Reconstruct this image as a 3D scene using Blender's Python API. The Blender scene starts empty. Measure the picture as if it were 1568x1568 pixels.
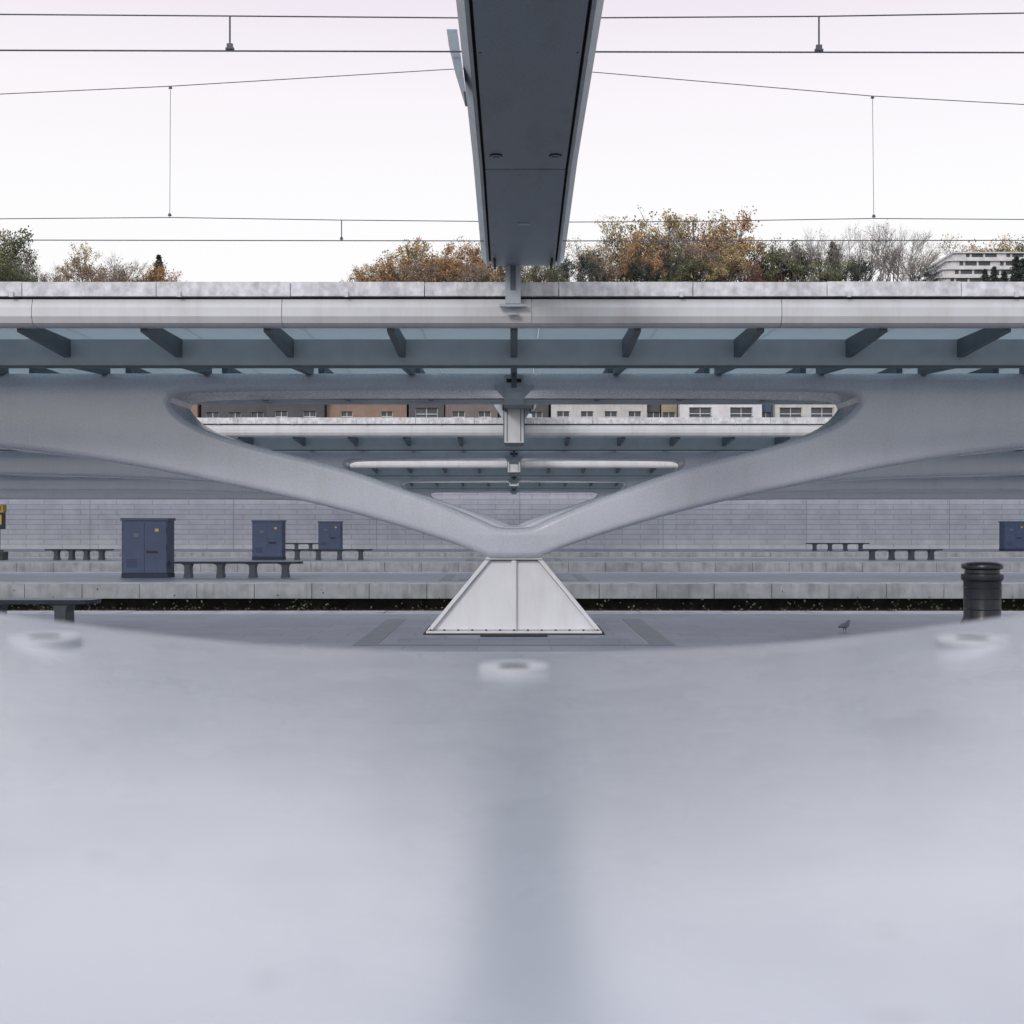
import bpy, math, random
from mathutils import Vector, Matrix
import bmesh
random.seed(7)
scene=bpy.context.scene
H=1.5; S=17.0; F=1836.0
# ---------------------------------------------------------------- materials
def mat(name,col,rough=0.6,metal=0.0,var=0.15,scale=4.0,bump=0.0,bscale=60.0,spec=0.5,transl=None,stain=0.0,coat=0.0,speck=0.0,detail=3):
    m=bpy.data.materials.new(name); m.use_nodes=True
    nt=m.node_tree; N=nt.nodes; L=nt.links
    b=N['Principled BSDF']; out=N['Material Output']
    tc=N.new('ShaderNodeTexCoord')
    n=N.new('ShaderNodeTexNoise'); n.inputs['Scale'].default_value=scale; n.inputs['Detail'].default_value=detail
    L.new(tc.outputs['Object'],n.inputs['Vector'])
    r=N.new('ShaderNodeValToRGB'); r.color_ramp.elements[0].position=0.3; r.color_ramp.elements[1].position=0.7
    d=1-var; u=1+var*0.5
    r.color_ramp.elements[0].color=(col[0]*d,col[1]*d,col[2]*d,1)
    r.color_ramp.elements[1].color=(min(1,col[0]*u),min(1,col[1]*u),min(1,col[2]*u),1)
    L.new(n.outputs['Fac'],r.inputs['Fac'])
    last=r.outputs['Color']
    def mult(last,sock):
        mx=N.new('ShaderNodeMixRGB'); mx.blend_type='MULTIPLY'; mx.inputs[0].default_value=1
        L.new(last,mx.inputs[1]); L.new(sock,mx.inputs[2]); return mx.outputs[0]
    if stain>0:
        n2=N.new('ShaderNodeTexNoise'); n2.inputs['Scale'].default_value=1.3; n2.inputs['Detail'].default_value=5; n2.inputs['Roughness'].default_value=.7
        mp=N.new('ShaderNodeMapping'); mp.inputs['Scale'].default_value=(3.0,1.0,.35)
        L.new(tc.outputs['Object'],mp.inputs['Vector']); L.new(mp.outputs[0],n2.inputs['Vector'])
        r2=N.new('ShaderNodeValToRGB'); r2.color_ramp.elements[0].position=.48; r2.color_ramp.elements[1].position=.75
        r2.color_ramp.elements[0].color=(1,1,1,1); s=1-stain; r2.color_ramp.elements[1].color=(s,s*.98,s*.95,1)
        L.new(n2.outputs['Fac'],r2.inputs['Fac']); last=mult(last,r2.outputs['Color'])
    if speck>0:   # fine dirt: small spots seen close up, weak smudges
        for sc,lo,hi,am in ((85,.65,.72,speck*1.7),(30,.52,.75,speck*.7)):
            n3=N.new('ShaderNodeTexNoise'); n3.inputs['Scale'].default_value=sc; n3.inputs['Detail'].default_value=2
            L.new(tc.outputs['Object'],n3.inputs['Vector'])
            r3=N.new('ShaderNodeValToRGB'); r3.color_ramp.elements[0].position=lo; r3.color_ramp.elements[1].position=hi
            r3.color_ramp.elements[0].color=(1,1,1,1); r3.color_ramp.elements[1].color=(1-am,1-am,1-am*.9,1)
            L.new(n3.outputs['Fac'],r3.inputs['Fac']); last=mult(last,r3.outputs['Color'])
        rr=N.new('ShaderNodeMapRange'); rr.inputs['From Min'].default_value=.3; rr.inputs['From Max'].default_value=.7
        rr.inputs['To Min'].default_value=rough-.05; rr.inputs['To Max'].default_value=rough+.08
        L.new(n3.outputs['Fac'],rr.inputs['Value']); L.new(rr.outputs[0],b.inputs['Roughness'])
    L.new(last,b.inputs['Base Color'])
    if speck<=0: b.inputs['Roughness'].default_value=rough
    b.inputs['Metallic'].default_value=metal
    b.inputs['Specular IOR Level'].default_value=spec
    b.inputs['Coat Weight'].default_value=coat; b.inputs['Coat Roughness'].default_value=.2
    if bump>0:
        nb=N.new('ShaderNodeTexNoise'); nb.inputs['Scale'].default_value=bscale; nb.inputs['Detail'].default_value=2
        L.new(tc.outputs['Object'],nb.inputs['Vector'])
        bp=N.new('ShaderNodeBump'); bp.inputs['Strength'].default_value=bump; bp.inputs['Distance'].default_value=.01
        L.new(nb.outputs['Fac'],bp.inputs['Height']); L.new(bp.outputs[0],b.inputs['Normal'])
    if transl:
        t=N.new('ShaderNodeBsdfTranslucent'); t.inputs[0].default_value=(*transl[1],1)
        ms=N.new('ShaderNodeMixShader'); ms.inputs[0].default_value=transl[0]
        L.new(b.outputs[0],ms.inputs[1]); L.new(t.outputs[0],ms.inputs[2]); L.new(ms.outputs[0],out.inputs[0])
    return m
def brickmat(name,c1,c2,cm,bw,bh,ms=.01,axis='XY',rough=.7,spec=.4,bias=0,offset=.5):
    m=bpy.data.materials.new(name); m.use_nodes=True
    nt=m.node_tree; N=nt.nodes; L=nt.links; b=N['Principled BSDF']
    tc=N.new('ShaderNodeTexCoord'); sp=N.new('ShaderNodeSeparateXYZ'); cb=N.new('ShaderNodeCombineXYZ')
    L.new(tc.outputs['Object'],sp.inputs[0]); L.new(sp.outputs[0],cb.inputs[0]); L.new(sp.outputs[1 if axis=='XY' else 2],cb.inputs[1])
    br=N.new('ShaderNodeTexBrick'); br.inputs['Scale'].default_value=1
    br.inputs['Brick Width'].default_value=bw; br.inputs['Row Height'].default_value=bh; br.inputs['Mortar Size'].default_value=ms
    br.inputs['Mortar Smooth'].default_value=.2; br.inputs['Bias'].default_value=bias; br.offset=offset
    br.inputs['Color1'].default_value=(*c1,1); br.inputs['Color2'].default_value=(*c2,1); br.inputs['Mortar'].default_value=(*cm,1)
    L.new(cb.outputs[0],br.inputs['Vector'])
    n=N.new('ShaderNodeTexNoise'); n.inputs['Scale'].default_value=.9; n.inputs['Detail'].default_value=6; n.inputs['Roughness'].default_value=.7
    L.new(tc.outputs['Object'],n.inputs['Vector'])
    r=N.new('ShaderNodeValToRGB'); r.color_ramp.elements[0].position=.3; r.color_ramp.elements[1].position=.7
    r.color_ramp.elements[0].color=(.80,.80,.82,1); r.color_ramp.elements[1].color=(1.05,1.05,1.05,1)
    L.new(n.outputs['Fac'],r.inputs[0])
    mx=N.new('ShaderNodeMixRGB'); mx.blend_type='MULTIPLY'; mx.inputs[0].default_value=1
    L.new(br.outputs['Color'],mx.inputs[1]); L.new(r.outputs[0],mx.inputs[2]); L.new(mx.outputs[0],b.inputs['Base Color'])
    b.inputs['Roughness'].default_value=rough; b.inputs['Specular IOR Level'].default_value=spec
    return m
M={}
M['white']=mat('white_painted_steel',(.60,.64,.72),.26,var=.03,scale=1.5,bump=.010,bscale=30,stain=.06,spec=.75,coat=1.0,speck=.12)
M['foot']=mat('foot_paint',(.76,.775,.82),.4,var=.05,scale=3,stain=.08)
M['fascia']=mat('fascia_paint',(.57,.59,.62),.5,var=.06,scale=3,stain=.12)
M['cap']=mat('cap_weathered',(.66,.67,.71),.7,var=.3,scale=11,stain=.3,detail=6)
M['rib']=mat('rib_paint',(.11,.14,.165),.5,var=.1)
M['glass']=mat('frosted_roof_glass',(.49,.54,.57),.35,var=.08,scale=.8,transl=(.62,(.53,.60,.63)))
M['purlin']=mat('purlin_paint',(.46,.525,.57),.5,var=.08)
M['beam']=mat('beam_panel',(.26,.32,.385),.5,var=.14,scale=70,bump=.3,bscale=200,stain=.14)
M['beamside']=mat('beam_side',(.40,.46,.52),.5,var=.12,scale=6)
M['slot']=mat('slot_black',(.012,.014,.018),.8)
M['wire']=mat('wire_metal',(.07,.075,.10),.6)
M['black']=mat('black_iron',(.02,.022,.03),.3,var=.2,bump=.1)
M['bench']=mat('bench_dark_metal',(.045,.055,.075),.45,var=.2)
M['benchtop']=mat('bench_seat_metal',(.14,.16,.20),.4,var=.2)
M['navy']=mat('cabinet_navy_paint',(.052,.078,.155),.5,var=.12,scale=3,stain=.1)
M['navyd']=mat('cabinet_seam',(.02,.03,.06),.7)
M['yellow']=mat('yellow_paint',(.62,.40,.07),.5)
M['ballast']=mat('ballast',(.12,.11,.11),.95,var=.6,scale=18,bump=1,bscale=20)
M['rust']=mat('rail_steel',(.18,.12,.09),.5,metal=.5,var=.3)
M['sleeper']=mat('sleeper_concrete',(.28,.27,.26),.85,var=.2)
M['kerb']=mat('kerb_concrete',(.37,.39,.41),.8,var=.25,scale=2.5,bump=.3,stain=.35,detail=6)
M['dark']=mat('dark_recess',(.045,.045,.035),.9,var=.5,scale=3)
M['tile']=brickmat('platform_paving',(.195,.225,.29),(.23,.26,.325),(.125,.145,.195),.9,.45,.009,'XY',.42)
M['border']=mat('paving_dark_band',(.11,.145,.175),.45,var=.25,scale=6)
M['edge']=mat('platform_edge_stone',(.46,.46,.52),.6,var=.15,scale=3)
M['wall']=brickmat('wall_masonry',(.90,.90,.94),(.86,.86,.90),(.62,.62,.67),2.2,.3,.024,'XZ',.75)
M['grass']=mat('hill_grass',(.10,.11,.05),.95,var=.5,scale=.3)
M['ground']=mat('ground_soil',(.13,.12,.11),.95,var=.3,scale=.5)
M['win']=mat('window_glass',(.06,.075,.09),.12,var=.4,scale=.6)
M['frame']=mat('window_frame',(.62,.62,.62),.5)
M['bark']=mat('bark',(.15,.125,.11),.9,var=.3)
M['barkg']=mat('bark_grey',(.25,.23,.225),.9,var=.3)
def leafm(n,c): return mat(n,c,.75,var=.5,scale=7,spec=.2,detail=1)
LC={'orange':[(.44,.25,.12),(.30,.16,.09),(.54,.36,.19)],'yellow':[(.52,.40,.21),(.37,.27,.14),(.32,.28,.16)],
'brown':[(.31,.22,.16),(.22,.165,.125),(.40,.30,.21)],'green':[(.14,.165,.09),(.09,.115,.07),(.25,.23,.12)],
'red':[(.26,.11,.09),(.18,.09,.08),(.3,.17,.11)],'pine':[(.06,.08,.072),(.04,.058,.055),(.10,.12,.10)]}
for k,v in LC.items():
    for i,c in enumerate(v): M[f'leaf_{k}{i}']=leafm(f'leaf_{k}{i}',c)
# ---------------------------------------------------------------- mesh builder
class MB:
    def __init__(s): s.v=[];s.f=[];s.m=[];s.mats=[]
    def mi(s,k):
        if k not in s.mats: s.mats.append(k)
        return s.mats.index(k)
    def poly(s,pts,k):
        i=len(s.v); s.v+= [tuple(p) for p in pts]; s.f.append(tuple(range(i,i+len(pts)))); s.m.append(s.mi(k))
    def hexa(s,p,k):
        i=len(s.v); s.v+=[tuple(q) for q in p]; mi=s.mi(k)
        for f in ((0,3,2,1),(4,5,6,7),(0,1,5,4),(1,2,6,5),(2,3,7,6),(3,0,4,7)):
            s.f.append(tuple(i+j for j in f)); s.m.append(mi)
    def box(s,x0,x1,y0,y1,z0,z1,k):
        s.hexa([(x0,y0,z0),(x1,y0,z0),(x1,y1,z0),(x0,y1,z0),(x0,y0,z1),(x1,y0,z1),(x1,y1,z1),(x0,y1,z1)],k)
    def tube(s,a,b,ra,rb,n,k):
        a=Vector(a);b=Vector(b);d=b-a
        if d.length<1e-6:return
        d.normalize(); u=d.orthogonal().normalized(); w=d.cross(u); i=len(s.v); mi=s.mi(k)
        for p,r in((a,ra),(b,rb)):
            for j in range(n):
                t=2*math.pi*j/n; s.v.append(tuple(p+u*r*math.cos(t)+w*r*math.sin(t)))
        for j in range(n):
            s.f.append((i+j,i+(j+1)%n,i+n+(j+1)%n,i+n+j)); s.m.append(mi)
        if n>4:
            s.f.append(tuple(i+j for j in range(n))[::-1]); s.m.append(mi); s.f.append(tuple(i+n+j for j in range(n))); s.m.append(mi)
    def lathe(s,prof,c,n,k,sx=1,sy=1):
        i=len(s.v); mi=s.mi(k)
        for r,z in prof:
            for j in range(n):
                t=2*math.pi*j/n; s.v.append((c[0]+sx*r*math.cos(t),c[1]+sy*r*math.sin(t),c[2]+z))
        for q in range(len(prof)-1):
            for j in range(n):
                s.f.append((i+q*n+j,i+q*n+(j+1)%n,i+(q+1)*n+(j+1)%n,i+(q+1)*n+j)); s.m.append(mi)
        s.f.append(tuple(i+j for j in range(n))[::-1]); s.m.append(mi)
        q=len(prof)-1; s.f.append(tuple(i+q*n+j for j in range(n))); s.m.append(mi)
    def mesh(s,name,smooth=False):
        me=bpy.data.meshes.new(name); me.from_pydata(s.v,[],s.f)
        for k in s.mats: me.materials.append(M[k])
        me.polygons.foreach_set('material_index',s.m)
        if smooth: me.polygons.foreach_set('use_smooth',[True]*len(s.f))
        me.update(); return me
def obj(name,me,loc=(0,0,0),parent=None,bevel=0):
    o=bpy.data.objects.new(name,me); scene.collection.objects.link(o); o.location=loc
    if parent: o.parent=parent
    if bevel:
        b=o.modifiers.new('bev','BEVEL'); b.width=bevel; b.segments=3; b.limit_method='ANGLE'
    return o
def empty(name,loc=(0,0,0)):
    o=bpy.data.objects.new(name,None); scene.collection.objects.link(o); o.location=loc; o.empty_display_size=.2; return o
def interp(pts,x):
    n=len(pts)
    if x<=pts[0][0]: return pts[0][1]
    if x>=pts[-1][0]: return pts[-1][1]
    d=[(pts[i+1][1]-pts[i][1])/(pts[i+1][0]-pts[i][0]) for i in range(n-1)]
    m=[d[0]]+[0 if d[i-1]*d[i]<=0 else 2*d[i-1]*d[i]/(d[i-1]+d[i]) for i in range(1,n-1)]+[d[-1]]
    m[0]=0
    for i in range(n-1):
        if pts[i][0]<=x<=pts[i+1][0]:
            h=pts[i+1][0]-pts[i][0]; t=(x-pts[i][0])/h
            return (2*t**3-3*t*t+1)*pts[i][1]+(t**3-2*t*t+t)*h*m[i]+(-2*t**3+3*t*t)*pts[i+1][1]+(t**3-t*t)*h*m[i+1]
# ---------------------------------------------------------------- V truss
low=[(0,-.455),(.33,-.452),(.36,-.44),(1.0,-.205),(2.35,.19),(4.13,.59),(5.47,.85),(6.97,1.05),(9,1.22),(12,1.35),(16,1.42),(44,1.45)]
hb=[(0,-.055),(.1,-.0518),(.2,-.041),(.25,-.0325),(.31,-.013),(.4,.03),(.6,.12),(1.0,.285),(1.54,.485),(2.35,.77),(3.69,1.12),(4.35,1.35),(4.58,1.50),(4.68,1.60)]
ht=[(4.73,1.68),(4.70,1.745),(4.60,1.785),(4.45,1.805),(4.0,1.82),(2.5,1.835),(0,1.84)]
TOP=2.075
def lin(a,b,n): return [a+(b-a)*i/n for i in range(n)]
xs=lin(0,.5,50)+lin(.5,5,45)+lin(5,16,22)+[16,25,35,44]
right=[(x,interp(low,x)) for x in xs]
outer=[(-x,z) for x,z in right[::-1]]+right[1:]+[(44,TOP),(20,TOP),(6,TOP),(0,TOP),(-6,TOP),(-20,TOP),(-44,TOP)]
xh=lin(0,.5,50)+lin(.5,4.68,50)+[4.68]
hr=[(x,interp(hb,x)) for x in xh]+ht
hole=hr+[(-x,z) for x,z in hr[::-1][1:-1]]
cu=bpy.data.curves.new('truss','CURVE'); cu.dimensions='2D'; cu.fill_mode='BOTH'
for pts in (outer,hole):
    sp=cu.splines.new('POLY'); sp.points.add(len(pts)-1)
    for p,(x,z) in zip(sp.points,pts): p.co=(x,z,0,1)
    sp.use_cyclic_u=True
BV=.09
cu.extrude=.6-BV; cu.bevel_depth=BV; cu.bevel_resolution=8; cu.offset=-BV
tmp=bpy.data.objects.new('tmp',cu); scene.collection.objects.link(tmp)
dg=bpy.context.evaluated_depsgraph_get(); dg.update()
truss=bpy.data.meshes.new_from_object(tmp.evaluated_get(dg)); bpy.data.objects.remove(tmp)
truss.transform(Matrix.Rotation(math.radians(90),4,'X')); truss.transform(Matrix.Translation((0,0,H)))
truss.materials.clear(); truss.materials.append(M['white'])
bm=bmesh.new(); bm.from_mesh(truss); bmesh.ops.remove_doubles(bm,verts=bm.verts,dist=1e-4)
for f in bm.faces: f.smooth = True
for e in bm.edges:
    if len(e.link_faces)==2 and e.calc_face_angle(0)>math.radians(35): e.smooth=False
bm.to_mesh(truss); bm.free()
# ---------------------------------------------------------------- canopy roof parts
XL=46
def along_box(mb,y0,y1,z0,z1,k,seg=None,gap=.006):
    if not seg: mb.box(-XL,XL,y0,y1,z0,z1,k); return
    x=-XL
    while x<XL:
        mb.box(x+gap,x+seg-gap,y0,y1,z0+random.uniform(-.002,.002),z1+random.uniform(-.006,.006),k); x+=seg
fas=MB()
for sgn,zb in ((-1,2.23),(1,2.05)):
    yF=3.5*sgn
    prof=[(0.0,zb),(-.05,zb+.03),(-.08,zb+.10),(-.08,zb+.2),(-.05,2.525),(0,2.535),(.14,2.535),(.14,zb)]
    seg=2.8; x=-XL-1.4
    while x<XL:
        for j in range(len(prof)):
            a=prof[j]; b=prof[(j+1)%len(prof)]; s_=1 if sgn<0 else -1
            q=[(x+.003,yF+a[0]*s_,H+a[1]),(x+seg-.003,yF+a[0]*s_,H+a[1]),(x+seg-.003,yF+b[0]*s_,H+b[1]),(x+.003,yF+b[0]*s_,H+b[1])]
            fas.poly(q if sgn<0 else q[::-1],'fascia')
        x+=seg
    ya,yb=sorted((yF+.10*sgn,yF-.25*sgn))
    along_box(fas,min(yF+.02*sgn,yF-.1*sgn),max(yF+.02*sgn,yF-.1*sgn),H+2.52,H+2.552,'slot')
    along_box(fas,ya,yb,H+2.553,H+2.71,'cap',1.5,.005)
    if sgn<0:
        for i in range(-24,25):
            fas.box(i*1.87-.02,i*1.87+.02,yF-.13,yF-.101,H+2.54,H+2.60,'fascia')
soff=MB(); sof0=MB()
x=-XL
while x<XL:
    soff.box(x+.006,x+1.397,-3.36,3.36,H+2.33,H+2.35,'glass')
    # unseen bays over the camera: glass left out to brighten the foreground truss
    if abs(x+.7)>3.6: sof0.box(x+.006,x+1.397,-3.36,3.36,H+2.33,H+2.35,'glass')
    x+=1.403
fasm=fas.mesh('fascia'); sofm=soff.mesh('glass_roof'); sof0m=sof0.mesh('glass_roof_light_gap')
ribs=MB()
n=int(XL/1.403)
for i in range(-n,n+1):
    x=i*1.403; w=.042
    for (ya,yb,za,zb) in ((-3.36,-1.93,2.19,2.10),(-1.86,-.45,1.985,2.06)):
        ribs.hexa([(x-w,ya,H+za),(x+w,ya,H+za),(x+w,yb,H+zb),(x-w,yb,H+zb),(x-w,ya,H+2.325),(x+w,ya,H+2.325),(x+w,yb,H+2.325),(x-w,yb,H+2.325)],'rib')
        za2,zb2=(2.10,2.06) if ya<-3 else (2.03,2.08)
        ribs.hexa([(x-w,-yb,H+zb2),(x+w,-yb,H+zb2),(x+w,-ya,H+za2),(x-w,-ya,H+za2),(x-w,-yb,H+2.325),(x+w,-yb,H+2.325),(x+w,-ya,H+2.325),(x-w,-ya,H+2.325)],'rib')
for y in (-1.895,1.895):
    ribs.box(-XL,XL,y-.033,y+.033,H+2.0,H+2.327,'purlin'); ribs.box(-XL,XL,y-.05,y+.05,H+1.972,H+1.997,'rib')
ribm=ribs.mesh('ribs')
ft=MB()
def pyr(mb,x0,y0,z0,x1,y1,z1,k):
    mb.hexa([(-x0,-y0,z0),(x0,-y0,z0),(x0,y0,z0),(-x0,y0,z0),(-x1,-y1,z1),(x1,-y1,z1),(x1,y1,z1),(-x1,y1,z1)],k)
pyr(ft,1.12,.52,.05,.33,.40,H-.50,'foot')
ft.box(-1.20,1.20,-.66,.66,.012,.045,'foot')
for s in(-1,1):
    p=[(s*1.12,.05),(s*1.19,.05),(s*.40,H-.49),(s*.33,H-.49)]
    ya,yb,yc,yd=(-.60,.60,-.47,.47)
    ft.hexa([(p[0][0],ya,p[0][1]),(p[1][0],ya,p[1][1]),(p[1][0],yb,p[1][1]),(p[0][0],yb,p[0][1]),(p[3][0],yc,p[3][1]),(p[2][0],yc,p[2][1]),(p[2][0],yd,p[2][1]),(p[3][0],yd,p[3][1])],'foot')
for yy in(-1,1):
    a=.58*yy;b=.46*yy; i=.50*yy; j=.38*yy
    ft.hexa([(-.035,min(a,i),.05),(.035,min(a,i),.05),(.035,max(a,i),.05),(-.035,max(a,i),.05),(-.035,min(b,j),H-.49),(.035,min(b,j),H-.49),(.035,max(b,j),H-.49),(-.035,max(b,j),H-.49)],'foot')
for i in range(13):
    x=-1.14+i*.19
    for y in(-.625,.625): ft.tube((x,y,.045),(x,y,.07),.018,.018,6,'rib')
pyr(ft,.40,.50,H-.485,.34,.50,H-.40,'foot')
footm=ft.mesh('foot')
b2=MB(); b2.box(-1.24,1.24,-.70,.70,.003,.011,'slot')
b2.box(-.45,.45,-1.02,-.72,.003,.009,'slot')  # pit shadow in front of the foot, painted as a flat black patch
basem=b2.mesh('base_gasket_pit_shadow')
sb=MB()
y0=-.60
sb.box(-.13,.13,y0-.10,y0-.005,H+1.80,H+2.03,'beamside')
sb.box(-.035,.035,y0-.13,y0-.101,H+1.86,H+2.14,'rib'); sb.box(-.10,.10,y0-.115,y0-.101,H+1.93,H+1.98,'slot')
for s in(-1,1):
    pts=[(s*.132,1.72),(s*.27,1.86),(s*.27,1.90),(s*.132,1.90)]
    f=[(x,y0-.08,H+z) for x,z in pts]; r=[(x,y0-.006,H+z) for x,z in pts]
    sb.poly(f,'beamside'); sb.poly(r,'beamside')
    for i in range(4): j=(i+1)%4; sb.poly([f[i],r[i],r[j],f[j]],'beamside')
sb.box(-.13,.13,y0-.10,-.1,H+1.70,H+1.797,'beamside')
sbm=sb.mesh('spine_bracket')
# ---------------------------------------------------------------- beams
def make_beam():
    b=MB(); st=[(3.30,3.02),(4.6,3.14),(7.2,3.16),(10.5,3.11),(13.32,2.87)]
    for (ya,za),(yb,zb) in zip(st[:-1],st[1:]):
        def hx(x0,x1,d0,d1,k):
            b.hexa([(x0,ya,H+za+d0),(x1,ya,H+za+d0),(x1,yb,H+zb+d0),(x0,yb,H+zb+d0),(x0,ya,H+za+d1),(x1,ya,H+za+d1),(x1,yb,H+zb+d1),(x0,yb,H+zb+d1)],k)
        g=.012
        b.hexa([(-.350,ya+g,H+za),(.350,ya+g,H+za),(.350,yb-g,H+zb),(-.350,yb-g,H+zb),(-.350,ya+g,H+za+.04),(.350,ya+g,H+za+.04),(.350,yb-g,H+zb+.04),(-.350,yb-g,H+zb+.04)],'beam')
        hx(-.374,.374,.05,.12,'slot')
        for s in(-1,1):
            x=[s*.374,s*.400,s*.46,s*.46,s*.374]; d=[.0,-.005,.10,.42,.42]
            for i in range(5):
                j=(i+1)%5
                b.poly([(x[i],ya,H+za+d[i]),(x[j],ya,H+za+d[j]),(x[j],yb,H+zb+d[j]),(x[i],yb,H+zb+d[i])],'beamside')
            b.poly([(x[i],ya,H+za+d[i]) for i in range(5)],'beamside'); b.poly([(x[i],yb,H+zb+d[i]) for i in range(5)],'beamside')
        hx(-.373,.373,.12,.41,'beamside')
    for x in(-.25,.25):
        b.lathe([(.052,-.010),(.052,-.002),(.04,0)],(x,10.12,H+3.117),20,'slot'); b.lathe([(.046,-.014),(.044,-.011)],(x,10.12,H+3.117),16,'beam'); b.box(x-.03,x+.03,10.112,10.128,H+3.1005,H+3.1025,'slot')
    b.box(-.06,.06,11.9,11.93,H+2.975,H+2.99,'beamside')
    for s in(-1,1): b.box(s*.31-.012,s*.31+.012,12.9,13.3,H+2.83,H+2.87,'slot')
    for yy in(4.9,6.1,8.0,9.2,11.0,12.6):
        zz=interp([(3.3,3.02),(4.6,3.14),(7.2,3.16),(10.5,3.11),(13.32,2.87)],yy)
        for s in(-1,1): b.lathe([(.009,-.006),(.009,.004)],(s*.325,yy,H+zz-.003),8,'slot')
    p=[(-.575,3.49),(-.50,3.49),(-.44,3.05),(-.455,3.05),(-.53,3.30)]
    f=[(x,8.45,H+z) for x,z in p]; r=[(x,8.75,H+z) for x,z in p]
    b.poly(f,'beam'); b.poly(r[::-1],'beam')
    for i in range(5): j=(i+1)%5; b.poly([f[i],r[i],r[j],f[j]],'beam')
    return b.mesh('connecting_beam')
beamm=make_beam()
hs=MB()
hs.box(-.26,.26,-.30,0,H+2.05,H+2.95,'fascia')
hs.hexa([(-.20,-.24,H+1.97),(.20,-.24,H+1.97),(.20,-.04,H+1.97),(-.20,-.04,H+1.97),(-.26,-.30,H+2.05),(.26,-.30,H+2.05),(.26,0,H+2.05),(-.26,0,H+2.05)],'rib')
for s in(-1,1):
    pts=[(s*.263,2.62),(s*.50,3.0),(s*.50,3.07),(s*.263,3.07)]
    f=[(x,-.22,H+z) for x,z in pts]; r=[(x,-.05,H+z) for x,z in pts]
    hs.poly(f,'beamside'); hs.poly(r,'beamside')
    for i in range(4): j=(i+1)%4; hs.poly([f[i],r[i],r[j],f[j]],'beamside')
    hs.box(s*.17-.012,s*.17+.012,-.306,-.301,H+2.08,H+2.93,'rib'); hs.box(s*.256-.012,s*.256+.012,-.31,-.301,H+2.05,H+2.95,'rib')
housm=hs.mesh('end_housing')
ps=MB(); ps.box(-.085,.085,-.04,.10,H+2.45,H+2.9,'beamside'); ps.box(-.03,.03,-.05,-.041,H+2.60,H+2.88,'rib'); ps.box(-.15,.15,-.03,.04,H+2.42,H+2.449,'beamside')
ps.lathe([(.07,0),(.075,.02),(.04,.03)],(0,.02,H+2.33),14,'beamside',1,.4)
postm=ps.mesh('post_bracket')
for k in range(0,5):
    e=empty('platform_canopy',(0,k*S,0))
    obj('v_truss',truss,parent=e); obj('fascia',fasm,parent=e); obj('glass_roof',sofm if k else sof0m,parent=e)
    obj('ribs',ribm,parent=e); obj('foot',footm,parent=e,bevel=.008); obj('base_gasket_pit_shadow',basem,parent=e)
    if k: obj('spine_bracket',sbm,parent=e)
    if k>=2: obj('end_housing',housm,(0,-3.62,0),e)
    if k==1: obj('post_bracket',postm,(-.01,-3.66,0),e)
for k in range(0,4): o=obj('connecting_beam',beamm,(.10,k*S,0))
bo=MB()
for x in(-.178,0,.174):
    z=H+interp(hb,abs(x))+.0003; c=(x,.455,z)
    bo.lathe([(.0135,-.002),(.0135,.0010),(.0128,.0015),(.0095,.0015),(.0087,.0009)],c,32,'fascia')
    bo.lathe([(.0060,.0005),(.0058,.0012)],c,24,'slot')
obj('truss_bolts',bo.mesh('truss_bolts',True))
# ---------------------------------------------------------------- ground, platforms, tracks
g=MB(); g.poly([(-2500,-2500,-1.0),(2500,-2500,-1.0),(2500,3500,-1.0),(-2500,3500,-1.0)],'ground'); obj('ground',g.mesh('ground'))
PX=95
for k in range(0,5):
    p=MB(); c=k*S; y0,y1=-3.75,3.85
    if k==4: y1=4.99
    if k==0: y0=-8
    p.box(-PX,PX,y0+.55,y1-.55,-.99,-.11,'dark')
    p.box(-PX,PX,y0+.62,y1-.62,-.105,0,'tile')
    for ya,yb in((y0,y0+.61),(y1-.61,y1)):
        x=-PX
        while x<PX:
            dz=random.uniform(-.004,.003); dy=random.uniform(-.006,.006)
            p.box(x+.008,x+1.442,ya+dy,yb,-.37,dz,'kerb'); x+=1.45
    p.box(-PX,PX,y0+.70,y0+.80,.0005,.004,'edge'); p.box(-PX,PX,y1-.80,y1-.70,.0005,.004,'edge')
    if k<4:
        for s in(-1,1):
            a,b=sorted((s*1.70,s*2.0)); p.box(a,b,-2.2,2.0,.0005,.0045,'border')
        p.box(-1.7,1.7,-2.2,-2.02,.0005,.004,'border'); p.box(-1.68,-1.67,-2.0,2,.0005,.004,'edge'); p.box(1.67,1.68,-2.0,2,.0005,.004,'edge')
        for i in range(5): p.box(-1.5,1.5,-1.85+i*.15,-1.84+i*.15,.0005,.0025,'border')
    obj('platform',p.mesh('platform'),(0,c,0))
for k in range(4):
    c0=k*S
    b=MB(); b.box(-PX,PX,c0+4.0,c0+13.1,-.995,-.82,'ballast')
    for yc in(6.4,10.7):
        for s in(-.7525,.7525):
            y=c0+yc+s
            b.box(-PX,PX,y-.07,y+.07,-.74,-.725,'rust'); b.box(-PX,PX,y-.01,y+.01,-.724,-.62,'rust'); b.box(-PX,PX,y-.036,y+.036,-.619,-.58,'rust')
        x=-50
        while x<50: b.box(x,x+.26,c0+yc-1.25,c0+yc+1.25,-.83,-.745,'sleeper'); x+=.6
    obj('railway_track',b.mesh('railway_track'))
w=MB(); w.box(-120,120,0,.6,-.9,3.46,'wall'); w.box(-120,120,-.05,.65,3.463,3.58,'kerb')
for i in range(-13,14):
    xx=(138-787)/25.15+i*8.72; w.box(xx-.02,xx+.02,-.012,-.002,-.9,3.46,'purlin')
obj('masonry_wall',w.mesh('masonry_wall'),(0,73,0))
R=random.Random(3)
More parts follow.
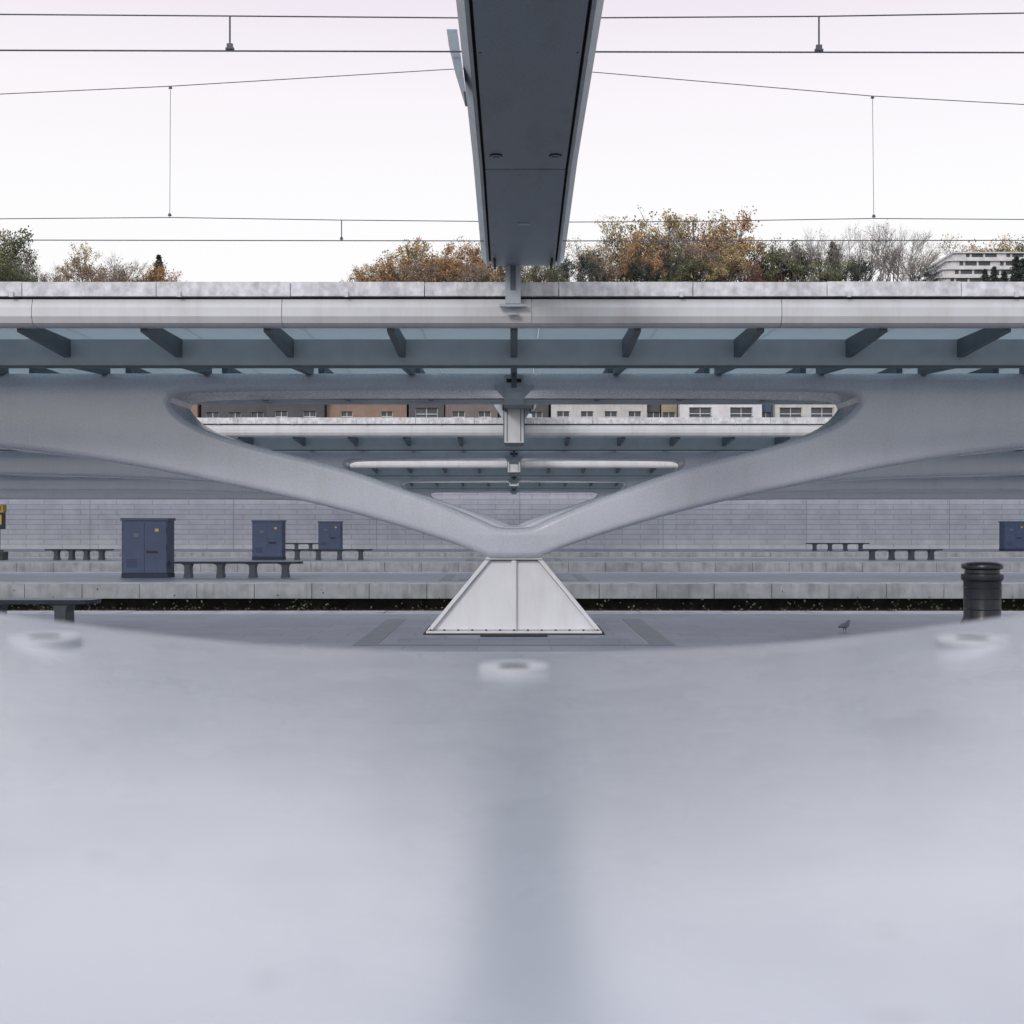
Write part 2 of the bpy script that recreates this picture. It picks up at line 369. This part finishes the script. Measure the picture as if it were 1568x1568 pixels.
def leafquad(mb,c,s,k):
    u=Vector((R.gauss(0,1),R.gauss(0,1),R.gauss(0,1))).normalized(); w=u.orthogonal().normalized(); w.rotate(Matrix.Rotation(R.uniform(0,6.28),3,u)); v=u.cross(w)
    c=Vector(c); a=s*R.uniform(.6,1.2); b=s*R.uniform(.5,1.0)
    mb.poly([c+w*a,c+v*b,c-w*a*R.uniform(.6,1),c-v*b],k)
wd_=MB()
for i in range(420):
    x=R.uniform(-16,16); h=R.uniform(.05,.38)
    for q in range(9): leafquad(wd_,(x+R.gauss(0,.1),30.1+R.gauss(0,.05),-.82+abs(R.gauss(0,.6))*h),.035,f'leaf_green{R.choice([0,1,1])}')
obj('trackside_weeds',wd_.mesh('trackside_weeds'))
# ---------------------------------------------------------------- overhead wires
def P(px,py,D): return ((px-787)*D/F,D,H+(803-py)*D/F)
def wires(name,lists,drops,clamps,off=0):
    c=bpy.data.curves.new(name,'CURVE'); c.dimensions='3D'; c.bevel_depth=1; c.bevel_resolution=1
    for pts,r in lists+[(d,r) for d,r in drops]:
        sp=c.splines.new('POLY'); sp.points.add(len(pts)-1)
        for q,p in zip(sp.points,pts): q.co=(*p,1); q.radius=r
    c.materials.append(M['wire']); o=bpy.data.objects.new(name,c); scene.collection.objects.link(o); o.location=(0,off,0)
    m=MB()
    for p,s in clamps: m.box(p[0]-.02*s,p[0]+.02*s,p[1]-.012,p[1]+.012,p[2]-.015*s,p[2]+.022*s,'wire'); m.box(p[0]-.03*s,p[0]+.03*s,p[1]-.008,p[1]+.008,p[2]-.02*s,p[2]-.005*s,'wire')
    obj('wire_clamps',m.mesh('wire_clamps'),parent=o)
for off in(0,S):
    A=8.4;B=12.5
    wires('overhead_wire',[([P(-2500,10,A),P(0,22,A),P(352,24.5,A),P(787,28,A),P(1254,25,A),P(1568,20,A),P(4000,8,A)],.0048),
                           ([P(-2500,70,A),P(0,77,A),P(700,79,A),P(1568,80.5,A),P(4000,85,A)],.0058)],
      [([P(352,24.5,A),P(352,77,A)],.0065),([P(1254,25,A),P(1254,79,A)],.0065)],[(P(352,72,A),1),(P(1254,74,A),1)],off)
    wires('overhead_wire',[([P(-2500,250,B),P(-800,185,B),P(0,144,B),P(261,132,B),P(690,106,B),P(800,103,B),P(915,111,B),P(1335,147,B),P(1568,160,B),P(3500,260,B)],.0044),
                           ([P(-2500,345,B),P(0,335,B),P(261,333,B),P(523,337,B),P(735,339,B),P(875,340,B),P(1062,339,B),P(1338,334.5,B),P(1568,336,B),P(4000,350,B)],.0046),
                           ([P(-2500,366,B),P(0,367.5,B),P(787,369,B),P(1568,368,B),P(4000,366,B)],.0054)],
      [([P(261,132,B),P(260,333,B)],.0028),([P(1336,147,B),P(1338,334.5,B)],.0028),([P(523,337,B),P(523,368,B)],.0055),([P(1062,339,B),P(1062,368,B)],.0055)],
      [(P(261,134,B),.6),(P(260,329,B),.6),(P(1336,149,B),.6),(P(1338,331,B),.6),(P(523,365,B),.6),(P(1062,365,B),.6)],off)
# ---------------------------------------------------------------- benches
def bench(x0,x1,y):
    e=empty('platform_bench',((x0+x1)/2,y,0)); L=(x1-x0)/2
    s=MB(); outl=[]
    for i in range(9):
        t=-math.pi/2+math.pi*i/8; outl.append((L-.12+.12*math.cos(t),.24*math.sin(t)))
    for i in range(9):
        t=math.pi/2+math.pi*i/8; outl.append((-L+.12+.12*math.cos(t),.24*math.sin(t)))
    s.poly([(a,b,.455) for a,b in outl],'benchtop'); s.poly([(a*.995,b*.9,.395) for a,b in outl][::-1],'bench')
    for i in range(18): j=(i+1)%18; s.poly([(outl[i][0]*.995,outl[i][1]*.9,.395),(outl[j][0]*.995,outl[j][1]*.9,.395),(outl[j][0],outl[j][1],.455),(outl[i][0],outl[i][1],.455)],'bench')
    obj('seat',s.mesh('seat'),parent=e)
    l=MB(); n=4
    for i in range(n):
        x=-L+.5+i*(2*L-1.0)/(n-1)
        pr=[(.10,0),(.095,.06),(.08,.12),(.075,.28),(.10,.36),(.19,.391)]
        for (a,za),(b,zb) in zip(pr[:-1],pr[1:]):
            l.hexa([(x-a,-.17,za+.003),(x+a,-.17,za+.003),(x+a,.17,za+.003),(x-a,.17,za+.003),(x-b,-.17,zb+.003),(x+b,-.17,zb+.003),(x+b,.17,zb+.003),(x-b,.17,zb+.003)],'bench')
    obj('legs',l.mesh('legs'),parent=e)
bench(-9.65,-5.8,16.8); bench(-9.7,-5.96,2*S-.1); bench(-9.7,-6.0,3*S-.1); bench(-19.9,-17.0,3*S-.1); bench(14.7,18.2,3*S-.1); bench(16.5,20.1,4*S-.2); bench(-14.4,-11.0,4*S-.2)
def cabinet(x,y):
    e=empty('electrical_cabinet',(x,y,0)); b=MB()
    b.box(-.66,.66,-.33,.33,.0,.12,'navyd'); b.box(-.64,.64,-.35,.35,.123,1.60,'navy'); b.box(-.67,.67,-.385,.385,1.603,1.68,'navy')
    obj('body',b.mesh('body'),parent=e,bevel=.01)
    d=MB()
    d.box(-.61,-.006,-.362,-.351,.16,1.57,'navy'); d.box(.006,.61,-.362,-.351,.16,1.57,'navy')
    d.box(.06,.36,-.385,-.363,.70,.76,'black'); d.box(-.30,-.16,-.366,-.363,1.15,1.25,'benchtop'); d.box(.30,.40,-.366,-.363,1.30,1.38,'yellow') 
    for i in range(6): d.box(-.5,-.2,-.367,-.363,.3+i*.04,.315+i*.04,'navyd')
    for i in range(3): 
        for xx in(-.62,.61): d.box(xx,xx+.012,-.37,-.351,.3+i*.5,.42+i*.5,'navyd')
    obj('doors',d.mesh('doors'),parent=e)
for xx,yy in((-10.37,2*S),(-10.42,3*S),(-10.4,4*S),(28.3,4*S)): cabinet(xx,yy)
bn=MB()
bn.lathe([(.31,0),(.31,.08),(.265,.16),(.25,.20),(.25,.66),(.255,.70),(.28,.72),(.285,.76),(.28,.80),(.235,.815),(.232,.86),(.275,.88),(.28,.92),(.262,.95),(.19,.975),(.08,.985)],(0,0,0.002),48,'black')
for z in(.3,.45,.6): bn.lathe([(.252,z),(.257,z+.01),(.252,z+.02)],(0,0,0),48,'black')
o=obj('litter_bin',bn.mesh('litter_bin',True),(6.60,16.9,0)); 
em=o.modifiers.new('es','EDGE_SPLIT'); em.split_angle=math.radians(40)
t=MB(); t.box(-.16,.16,-.15,.15,.36,.42,'black'); t.box(-.06,.06,-.06,.06,.423,1.3,'black'); t.box(-.24,.24,-.16,.16,1.303,2.0,'black'); t.box(-.27,.27,-.18,.18,2.003,2.35,'yellow'); t.box(-.2,.2,-.168,-.162,1.5,1.9,'yellow'); t.box(-.17,.17,-.20,-.182,2.08,2.27,'win'); t.box(-.5,.3,-.28,.28,0,.35,'black')
obj('ticket_validator',t.mesh('ticket_validator'),(-21.8,3*S-.3,0),bevel=.01)
pg=bpy.data.meshes.new('pigeon')
pv=[(0,0,.12),(.07,0,.135),(.115,0,.185),(.145,0,.19),(-.08,0,.10),(-.17,0,.085),(.0,.025,.05),(.0,.025,.0),(.0,-.025,.05),(.0,-.025,.0)]
pg.from_pydata(pv,[(0,1),(1,2),(2,3),(0,4),(4,5),(0,6),(6,7),(0,8),(8,9)],[]); po=obj('pigeon',pg,(4.62,16.75,.004)); po.scale=(.8,.8,.8); po.rotation_euler=(0,0,.6)
sk=po.modifiers.new('s','SKIN'); rr=[.055,.05,.028,.006,.04,.016,.008,.006,.008,.006]
if not pg.skin_vertices: 
    bm=bmesh.new(); bm.from_mesh(pg); bm.verts.layers.skin.verify(); bm.to_mesh(pg); bm.free()
for i,r in enumerate(rr): pg.skin_vertices[0].data[i].radius=(r,r)
pg.skin_vertices[0].data[0].use_root=True
ss=po.modifiers.new('sub','SUBSURF'); ss.levels=1; ss.render_levels=2
pg.materials.append(M['benchtop'])
# ---------------------------------------------------------------- hill
def hz(x,y):
    t=max(0,min(1,(y-135)/60)); t=t*t*(3-2*t)
    top=36.3+1.6*math.sin(x*.03+1)+.9*math.sin(x*.083)
    if y>195: top-= (y-195)*.02
    dip=-4.5*math.exp(-((x+42)/16)**2)
    return -1.2+(top+dip+1.2)*t
hm=MB(); nx,ny=120,50
for j in range(ny+1):
    for i in range(nx+1):
        x=-420+840*i/nx; y=132+(330)*j/ny; hm.v.append((x,y,hz(x,y)))
mi=hm.mi('grass')
for j in range(ny):
    for i in range(nx):
        a=j*(nx+1)+i; hm.f.append((a,a+1,a+nx+2,a+nx+1)); hm.m.append(mi)
obj('hill',hm.mesh('hill',True))
# ---------------------------------------------------------------- trees
def branch(mb,a,d,L,r,depth,k,tips,nb=3,spread=.55):
    b=a+d*L; mid=a+d*L*.5+Vector((R.uniform(-1,1),R.uniform(-1,1),R.uniform(-.5,.5)))*L*.07
    mb.tube(a,mid,r,r*.8,3 if depth<4 else 5,k); mb.tube(mid,b,r*.8,r*.6,3 if depth<4 else 5,k)
    if depth==0: tips.append(b); return
    if depth<=2: tips.append(b)
    for i in range(nb if R.random()<.7 else nb-1):
        nd=(d+Vector((R.gauss(0,spread),R.gauss(0,spread),R.gauss(.08,spread*.6)))).normalized()
        branch(mb,b if i else mid.lerp(b,.7),nd,L*R.uniform(.6,.92),r*.62,depth-1,k,tips,nb,spread)
def broad(colour,leaves,bare=False):
    mb=MB(); tips=[]
    bark='barkg' if bare else 'bark'
    mb.tube((0,0,-.1),(0,0,.12),.028,.022,7,bark)
    if bare:
        branch(mb,Vector((0,0,.10)),Vector((0,0,1)),.20,.018,6,bark,tips,3,.42)
    else:
        for q in range(3):
            an=q*2.1+R.uniform(-.5,.5); ti=R.uniform(.15,.6)
            branch(mb,Vector((0,0,.08+.05*q)),Vector((math.cos(an)*ti,math.sin(an)*ti,1)).normalized(),.20*R.uniform(.75,1.15),.015,5,bark,tips,3,.45)
    mz=sorted(t.z for t in tips)[-4]
    if leaves:
        use=[t for t in tips if R.random()<(.9 if bare else .58)]
        per=[R.choice([0,0,1,1,2]) for _ in use]
        for _ in range(leaves):
            i=R.randrange(len(use)); t=use[i]
            sp=.02 if bare else .020
            c=t+Vector((R.gauss(0,sp),R.gauss(0,sp),R.gauss(0,sp*.8)))
            kk=per[i] if R.random()<.75 else R.choice([0,1,2])
            leafquad(mb,c,.008 if bare else .0102,f'leaf_{colour}{kk}')
    mb.v=[(x/mz,y/mz,z/mz) for x,y,z in mb.v]
    return mb.mesh('tree_'+colour)
def conifer():
    mb=MB(); mb.tube((0,0,-.05),(0,0,1),.02,.003,6,'bark')
    z=.08
    while z<.99:
        r=.30*(1-z)**.7*R.uniform(.7,1.2)+.01; n=11
        for i in range(n):
            t=R.uniform(0,6.28); rr=r*R.uniform(.55,1.15)
            tip=Vector((rr*math.cos(t),rr*math.sin(t),z-.25*rr)); base=Vector((0,0,z+.02))
            mb.tube(base,tip,.003,.001,3,'bark')
            for q in range(14):
                s=R.uniform(.15,1); c=base.lerp(tip,s)+Vector((R.gauss(0,.011),R.gauss(0,.011),R.gauss(-.006,.008)))
                leafquad(mb,c,.015,f'leaf_pine{R.choice([0,1,1,2])}')
        z+=.028
    return mb.mesh('tree_conifer')
T={'orange':[broad('orange',4200),broad('orange',3100)],'yellow':[broad('yellow',3800),broad('yellow',2600),broad('yellow',1900)],'brown':[broad('brown',3000),broad('brown',2100),broad('brown',1300)],
'green':[broad('green',4600),broad('green',3700)],'red':[broad('red',4000)],'bare':[broad('brown',150,True),broad('yellow',350,True),broad('brown',40,True)],'conifer':[conifer(),conifer()],'pine':[broad('pine',5000),broad('pine',4200)]}
def tree(px,py,kind,D=None,wid=1.0):
    D=D or R.uniform(194,207)
    x=(px-787)*D/F; top=H+(803-py)*D/F; zb=hz(x,D)-.3
    if kind not in('conifer','bare'): zb-=2.0
    hgt=max(top-zb,3.0); me=R.choice(T[kind])
    nm={'conifer':'conifer_tree','pine':'pine_tree','bare':'bare_tree','green':'deciduous_tree'}.get(kind,'autumn_tree')
    o=obj(nm,me,(x,D,zb)); o.scale=(hgt*wid,hgt*wid,hgt); o.rotation_euler=(0,0,R.uniform(0,6.28))
L_=[(-45,350,'green'),(-14,356,'green'),(10,364,'green'),(0,392,'green'),(22,400,'green'),(40,408,'green'),(34,374,'bare'),(62,402,'bare'),(85,404,'bare'),(108,400,'brown'),(142,384,'yellow'),(165,390,'brown'),(182,386,'bare'),(205,396,'bare'),(188,408,'brown'),(223,412,'green'),(243,390,'conifer'),(235,412,'orange'),(255,416,'orange'),
(562,407,'yellow'),(575,410,'orange'),(590,404,'orange'),(605,380,'orange'),(632,371,'yellow'),(660,370,'orange'),(688,374,'brown'),(712,368,'orange'),(735,369,'brown'),(758,378,'orange'),(780,386,'brown'),(800,396,'brown'),(828,404,'green'),(850,402,'green'),
(620,406,'brown'),(650,402,'brown'),(682,398,'orange'),(715,402,'brown'),(735,412,'green'),
(868,394,'pine'),(888,384,'pine'),(903,400,'pine'),(922,364,'yellow'),(945,354,'brown'),(970,340,'yellow'),(1000,325,'yellow'),(1030,336,'brown'),(1055,340,'bare'),(1085,330,'yellow'),(1112,338,'orange'),(1133,364,'yellow'),
(930,388,'brown'),(985,366,'orange'),(1020,364,'yellow'),(1048,372,'green'),(1075,366,'brown'),(1110,376,'yellow'),
(955,396,'pine'),(975,402,'pine'),(1013,398,'pine'),(1035,404,'green'),(1070,400,'green'),(1100,405,'green'),(1150,370,'brown'),(1165,398,'red'),(1180,370,'green'),(1148,402,'red'),(1205,366,'green'),(1195,392,'green'),(1215,396,'pine'),(1225,374,'bare'),
(1245,346,'bare'),(1268,350,'bare'),(1295,342,'bare'),(1322,346,'bare'),(1348,340,'bare'),(1372,348,'bare'),(1398,352,'bare'),(1420,368,'bare'),(1440,378,'bare'),(1255,365,'bare'),(1310,362,'bare'),(1360,362,'bare'),(1400,375,'bare'),(1335,370,'bare'),(1380,372,'bare'),(1275,370,'conifer'),(1265,402,'green'),(1300,404,'pine'),(1350,407,'bare'),(1390,407,'bare'),(1428,410,'pine'),
(1490,368,'yellow'),(1515,362,'brown'),(1540,356,'yellow'),(1565,358,'green'),(1600,362,'yellow'),(1640,360,'brown'),(-80,360,'brown'),(-120,352,'orange')]
for px,py,kd in L_:
    tree(px,py,kd,D=(214 if px>1480 and kd!='conifer' else (190 if py>=400 or (920<px<1120 and py>365) else None)),wid={'conifer':.9,'bare':.9,'pine':.95}.get(kd,.85))
for px,py in((1508,412),(1522,408),(1538,415),(1556,392),(1566,396)): tree(px,py,'conifer',D=181,wid=.9)
sh=MB()
for i in range(620):
    x=R.uniform(-110,110); D=R.uniform(185,198)
    hs_=R.uniform(.3,1.2) if -62<x<-22 else R.uniform(1.2,4.0)
    z=hz(x,D); col=R.choice(['brown','green','green','brown','pine','yellow'])
    for q in range(20): leafquad(sh,(x+R.gauss(0,.9),D+R.gauss(0,.9),z+abs(R.gauss(0,.5))*hs_),.28,f'leaf_{col}{R.choice([0,1,2])}')
obj('shrubs',sh.mesh('shrubs'))
# ---------------------------------------------------------------- town buildings behind the wall
def bmat(n,c): M[n]=mat(n,c,.8,var=.15,scale=1.2,stain=.15)
bmat('b_dark',(.08,.08,.085)); bmat('b_brown',(.16,.135,.13)); bmat('b_orange',(.25,.175,.14)); bmat('b_cream',(.48,.475,.47)); bmat('b_white',(.62,.62,.64)); bmat('b_ochre',(.30,.26,.18)); bmat('b_blue',(.08,.12,.19)); bmat('roofslate',(.08,.085,.10))
def house(name,x0,x1,D,ztop,k,sp=3.1,ww=1.3,depth=10,gable=True,win_h=1.9,pitch=3.2,rail=False):
    e=empty(name,((x0+x1)/2,D,0)); W=(x1-x0)/2
    core=MB(); core.box(-W+.05,W-.05,.30,depth,-1,ztop-.05,'win'); obj('glazing',core.mesh('glazing'),parent=e)
    w=MB(); n=max(1,round(2*W/pitch)); pit=2*W/n
    fl=int((ztop+.2)/sp); prev=-1
    for i in range(fl):
        sill=i*sp+.75; head=sill+win_h
        w.box(-W,W,0,.28,prev,sill,k)
        for j in range(n+1):
            xc=-W+j*pit; a=max(-W,xc-(pit-ww)/2); b=min(W,xc+(pit-ww)/2); w.box(a,b,.003,.28,sill+.002,head-.002,k)
        for j in range(n):
            xc=-W+(j+.5)*pit; w.box(xc-.03,xc+.03,.18,.24,sill+.003,head-.003,'frame'); w.box(xc-ww/2,xc-ww/2+.06,.17,.24,sill+.004,head-.004,'frame'); w.box(xc+ww/2-.06,xc+ww/2,.17,.24,sill+.004,head-.004,'frame')
            w.box(xc-ww/2+.061,xc+ww/2-.061,.17,.24,(sill+head)/2+.3,(sill+head)/2+.36,'frame')
            w.box(xc-ww/2-.1,xc+ww/2+.1,-.08,-.001,sill-.08,sill,'frame')
            if rail:
                w.box(xc-ww/2,xc+ww/2,-.3,-.27,sill+.9,sill+.95,'rib')
                for q in range(7): xx=xc-ww/2+q*ww/6; w.box(xx-.015,xx+.015,-.295,-.275,sill,sill+.898,'rib')
        prev=head
    w.box(-W,W,0,.28,prev,ztop,k); w.box(-W,-W+.04,.283,depth,-1,ztop,k); w.box(W-.04,W,.283,depth,-1,ztop,k)
    w.box(-W,W,-.25,.0-.003,ztop-.3,ztop,'frame')
    obj('walls',w.mesh('walls'),parent=e)
    r=MB()
    if gable: r.hexa([(-W,-.2,ztop+.003),(W,-.2,ztop+.003),(W,depth,ztop+.003),(-W,depth,ztop+.003),(-W,depth*.45,ztop+2.6),(W,depth*.45,ztop+2.6),(W,depth*.55,ztop+2.6),(-W,depth*.55,ztop+2.6)],'roofslate')
    else: r.box(-W,W,0,depth,ztop+.003,ztop+.3,'roofslate')
    obj('roof',r.mesh('roof'),parent=e)
DB=112; q=DB/F
segs=[(-120,60,'b_brown',0),(60,180,'b_cream',1),(180,300,'b_orange',2),(305,408,'b_dark',1),(410,497,'b_dark',1),(499,622,'b_orange',4),(626,680,'b_dark',2),(682,762,'b_brown',1),(764,840,'b_dark',1),(844,990,'b_cream',1),(992,1012,'b_dark',1),(1014,1038,'b_ochre',1),(1040,1165,'b_white',2),(1167,1184,'b_blue',1),(1186,1330,'b_cream',2),(1332,1460,'b_brown',1),(1462,1600,'b_white',1),(1602,1750,'b_orange',2)]
# (storey height, window height, bay pitch, window width)
WV=[(3.5,1.9,3.2,1.4),(3.2,1.7,2.3,1.2),(3.28,1.8,3.4,2.1),(3.5,1.6,5.0,1.0),(3.25,1.6,3.6,1.1)]
for a,b,k,v in segs:
    nm='brick_house' if k in('b_brown','b_orange') else ('apartment_block' if k in('b_white','b_cream') else 'town_house')
    wd2=WV[v]
    house(nm,(a-787)*q,(b-787)*q,DB+R.uniform(-.8,.8),R.uniform(13.2,14.8),k,sp=wd2[0],win_h=wd2[1],pitch=wd2[2],ww=wd2[3],gable=k not in('b_white','b_cream'),rail=v==2)
e=empty('terraced_apartment_building',(0,0,0)); ab=MB(); D=186
def X(p): return (p-787)*D/F
def Z(p): return H+(803-p)*D/F
lv=[(1438,437,424),(1445,423.5,411),(1452,410.5,398),(1462,397.5,386)]
for i,(xl,yb,yt) in enumerate(lv):
    z0,z1=Z(yb)-(8 if i==0 else 0),Z(yt); x0=X(xl); x1=X(1640)
    ab.box(x0+.4,x1,D+.6,D+12,z0,z1-.13,'win')
    ab.box(x0-.3,x1,D+.1,D+12.2,z1-.12,z1+.05,'b_white')
    ab.box(x0,x1,D+.3,D+.42,z0 if i==0 else Z(yb)+.06,Z(yb)+.45,'b_white')
    xx=x0+.4; qn=0
    while xx<x1:
        wd_2=.3 if qn%3 else 1.5
        ab.box(xx,xx+wd_2,D+.45,D+.59,z0,z1-.125,'b_white'); xx+=2.1; qn+=1
    ab.box(x0,x0+.38,D+.56,D+11,z0,z1-.125,'b_white')
ab.box(X(1475),X(1640),D+3,D+11,Z(386)+.06,Z(382.5),'b_brown')
obj('facade',ab.mesh('facade'),parent=e)
# ---------------------------------------------------------------- world, sun, camera
wd=bpy.data.worlds.new('World'); scene.world=wd; wd.use_nodes=True
nt=wd.node_tree; N=nt.nodes; Lk=nt.links; bg=N['Background']; bg.inputs['Strength'].default_value=.15
sky=N.new('ShaderNodeTexSky'); sky.sky_type='NISHITA'; sky.sun_disc=False
el=math.radians(24); rot=math.radians(-155)
sky.sun_elevation=el; sky.sun_rotation=rot; sky.dust_density=3; sky.air_density=1
tc=N.new('ShaderNodeTexCoord'); sp=N.new('ShaderNodeSeparateXYZ'); Lk.new(tc.outputs['Generated'],sp.inputs[0])
rp=N.new('ShaderNodeValToRGB'); cr=rp.color_ramp
cr.elements[0].position=0; cr.elements[0].color=(1.0,.985,.97,1); cr.elements[1].position=1; cr.elements[1].color=(.92,.95,1.0,1)
for p_,c_ in((.25,(1.0,.985,.985,1)),(.33,(.975,.925,.955,1)),(.41,(.88,.80,.88,1)),(.6,(.88,.88,.96,1))):
    e_=cr.elements.new(p_); e_.color=c_
Lk.new(sp.outputs[2],rp.inputs[0])
mr=N.new('ShaderNodeMapRange'); mr.inputs['From Min'].default_value=.42; mr.inputs['From Max'].default_value=1; mr.inputs['To Min'].default_value=6.95; mr.inputs['To Max'].default_value=16
Lk.new(sp.outputs[2],mr.inputs['Value'])
mul=N.new('ShaderNodeVectorMath'); mul.operation='SCALE'; Lk.new(rp.outputs[0],mul.inputs[0]); Lk.new(mr.outputs[0],mul.inputs['Scale'])
mx=N.new('ShaderNodeMixRGB'); mx.inputs[0].default_value=.92; Lk.new(sky.outputs[0],mx.inputs[1]); Lk.new(mul.outputs[0],mx.inputs[2]); Lk.new(mx.outputs[0],bg.inputs[0])
sl=bpy.data.lights.new('sun','SUN'); sl.energy=1.0; sl.angle=math.radians(12); sl.color=(1,.96,.93)
so=bpy.data.objects.new('sun',sl); scene.collection.objects.link(so)
d=Vector((math.sin(rot)*math.cos(el),math.cos(rot)*math.cos(el),math.sin(el))); so.rotation_euler=d.to_track_quat('Z','Y').to_euler()
cam=bpy.data.cameras.new('camera'); co=bpy.data.objects.new('camera',cam); scene.collection.objects.link(co)
co.location=(0,0,H); co.rotation_euler=(math.radians(90),0,0)
cam.sensor_width=36; cam.lens=36*F/1568; cam.shift_y=19/1568; cam.shift_x=-3/1568
cam.clip_start=.01; cam.clip_end=6000
cam.dof.use_dof=True; cam.dof.focus_distance=24; cam.dof.aperture_fstop=14
scene.camera=co
scene.view_settings.view_transform='Standard'; scene.view_settings.look='None'; scene.view_settings.exposure=0
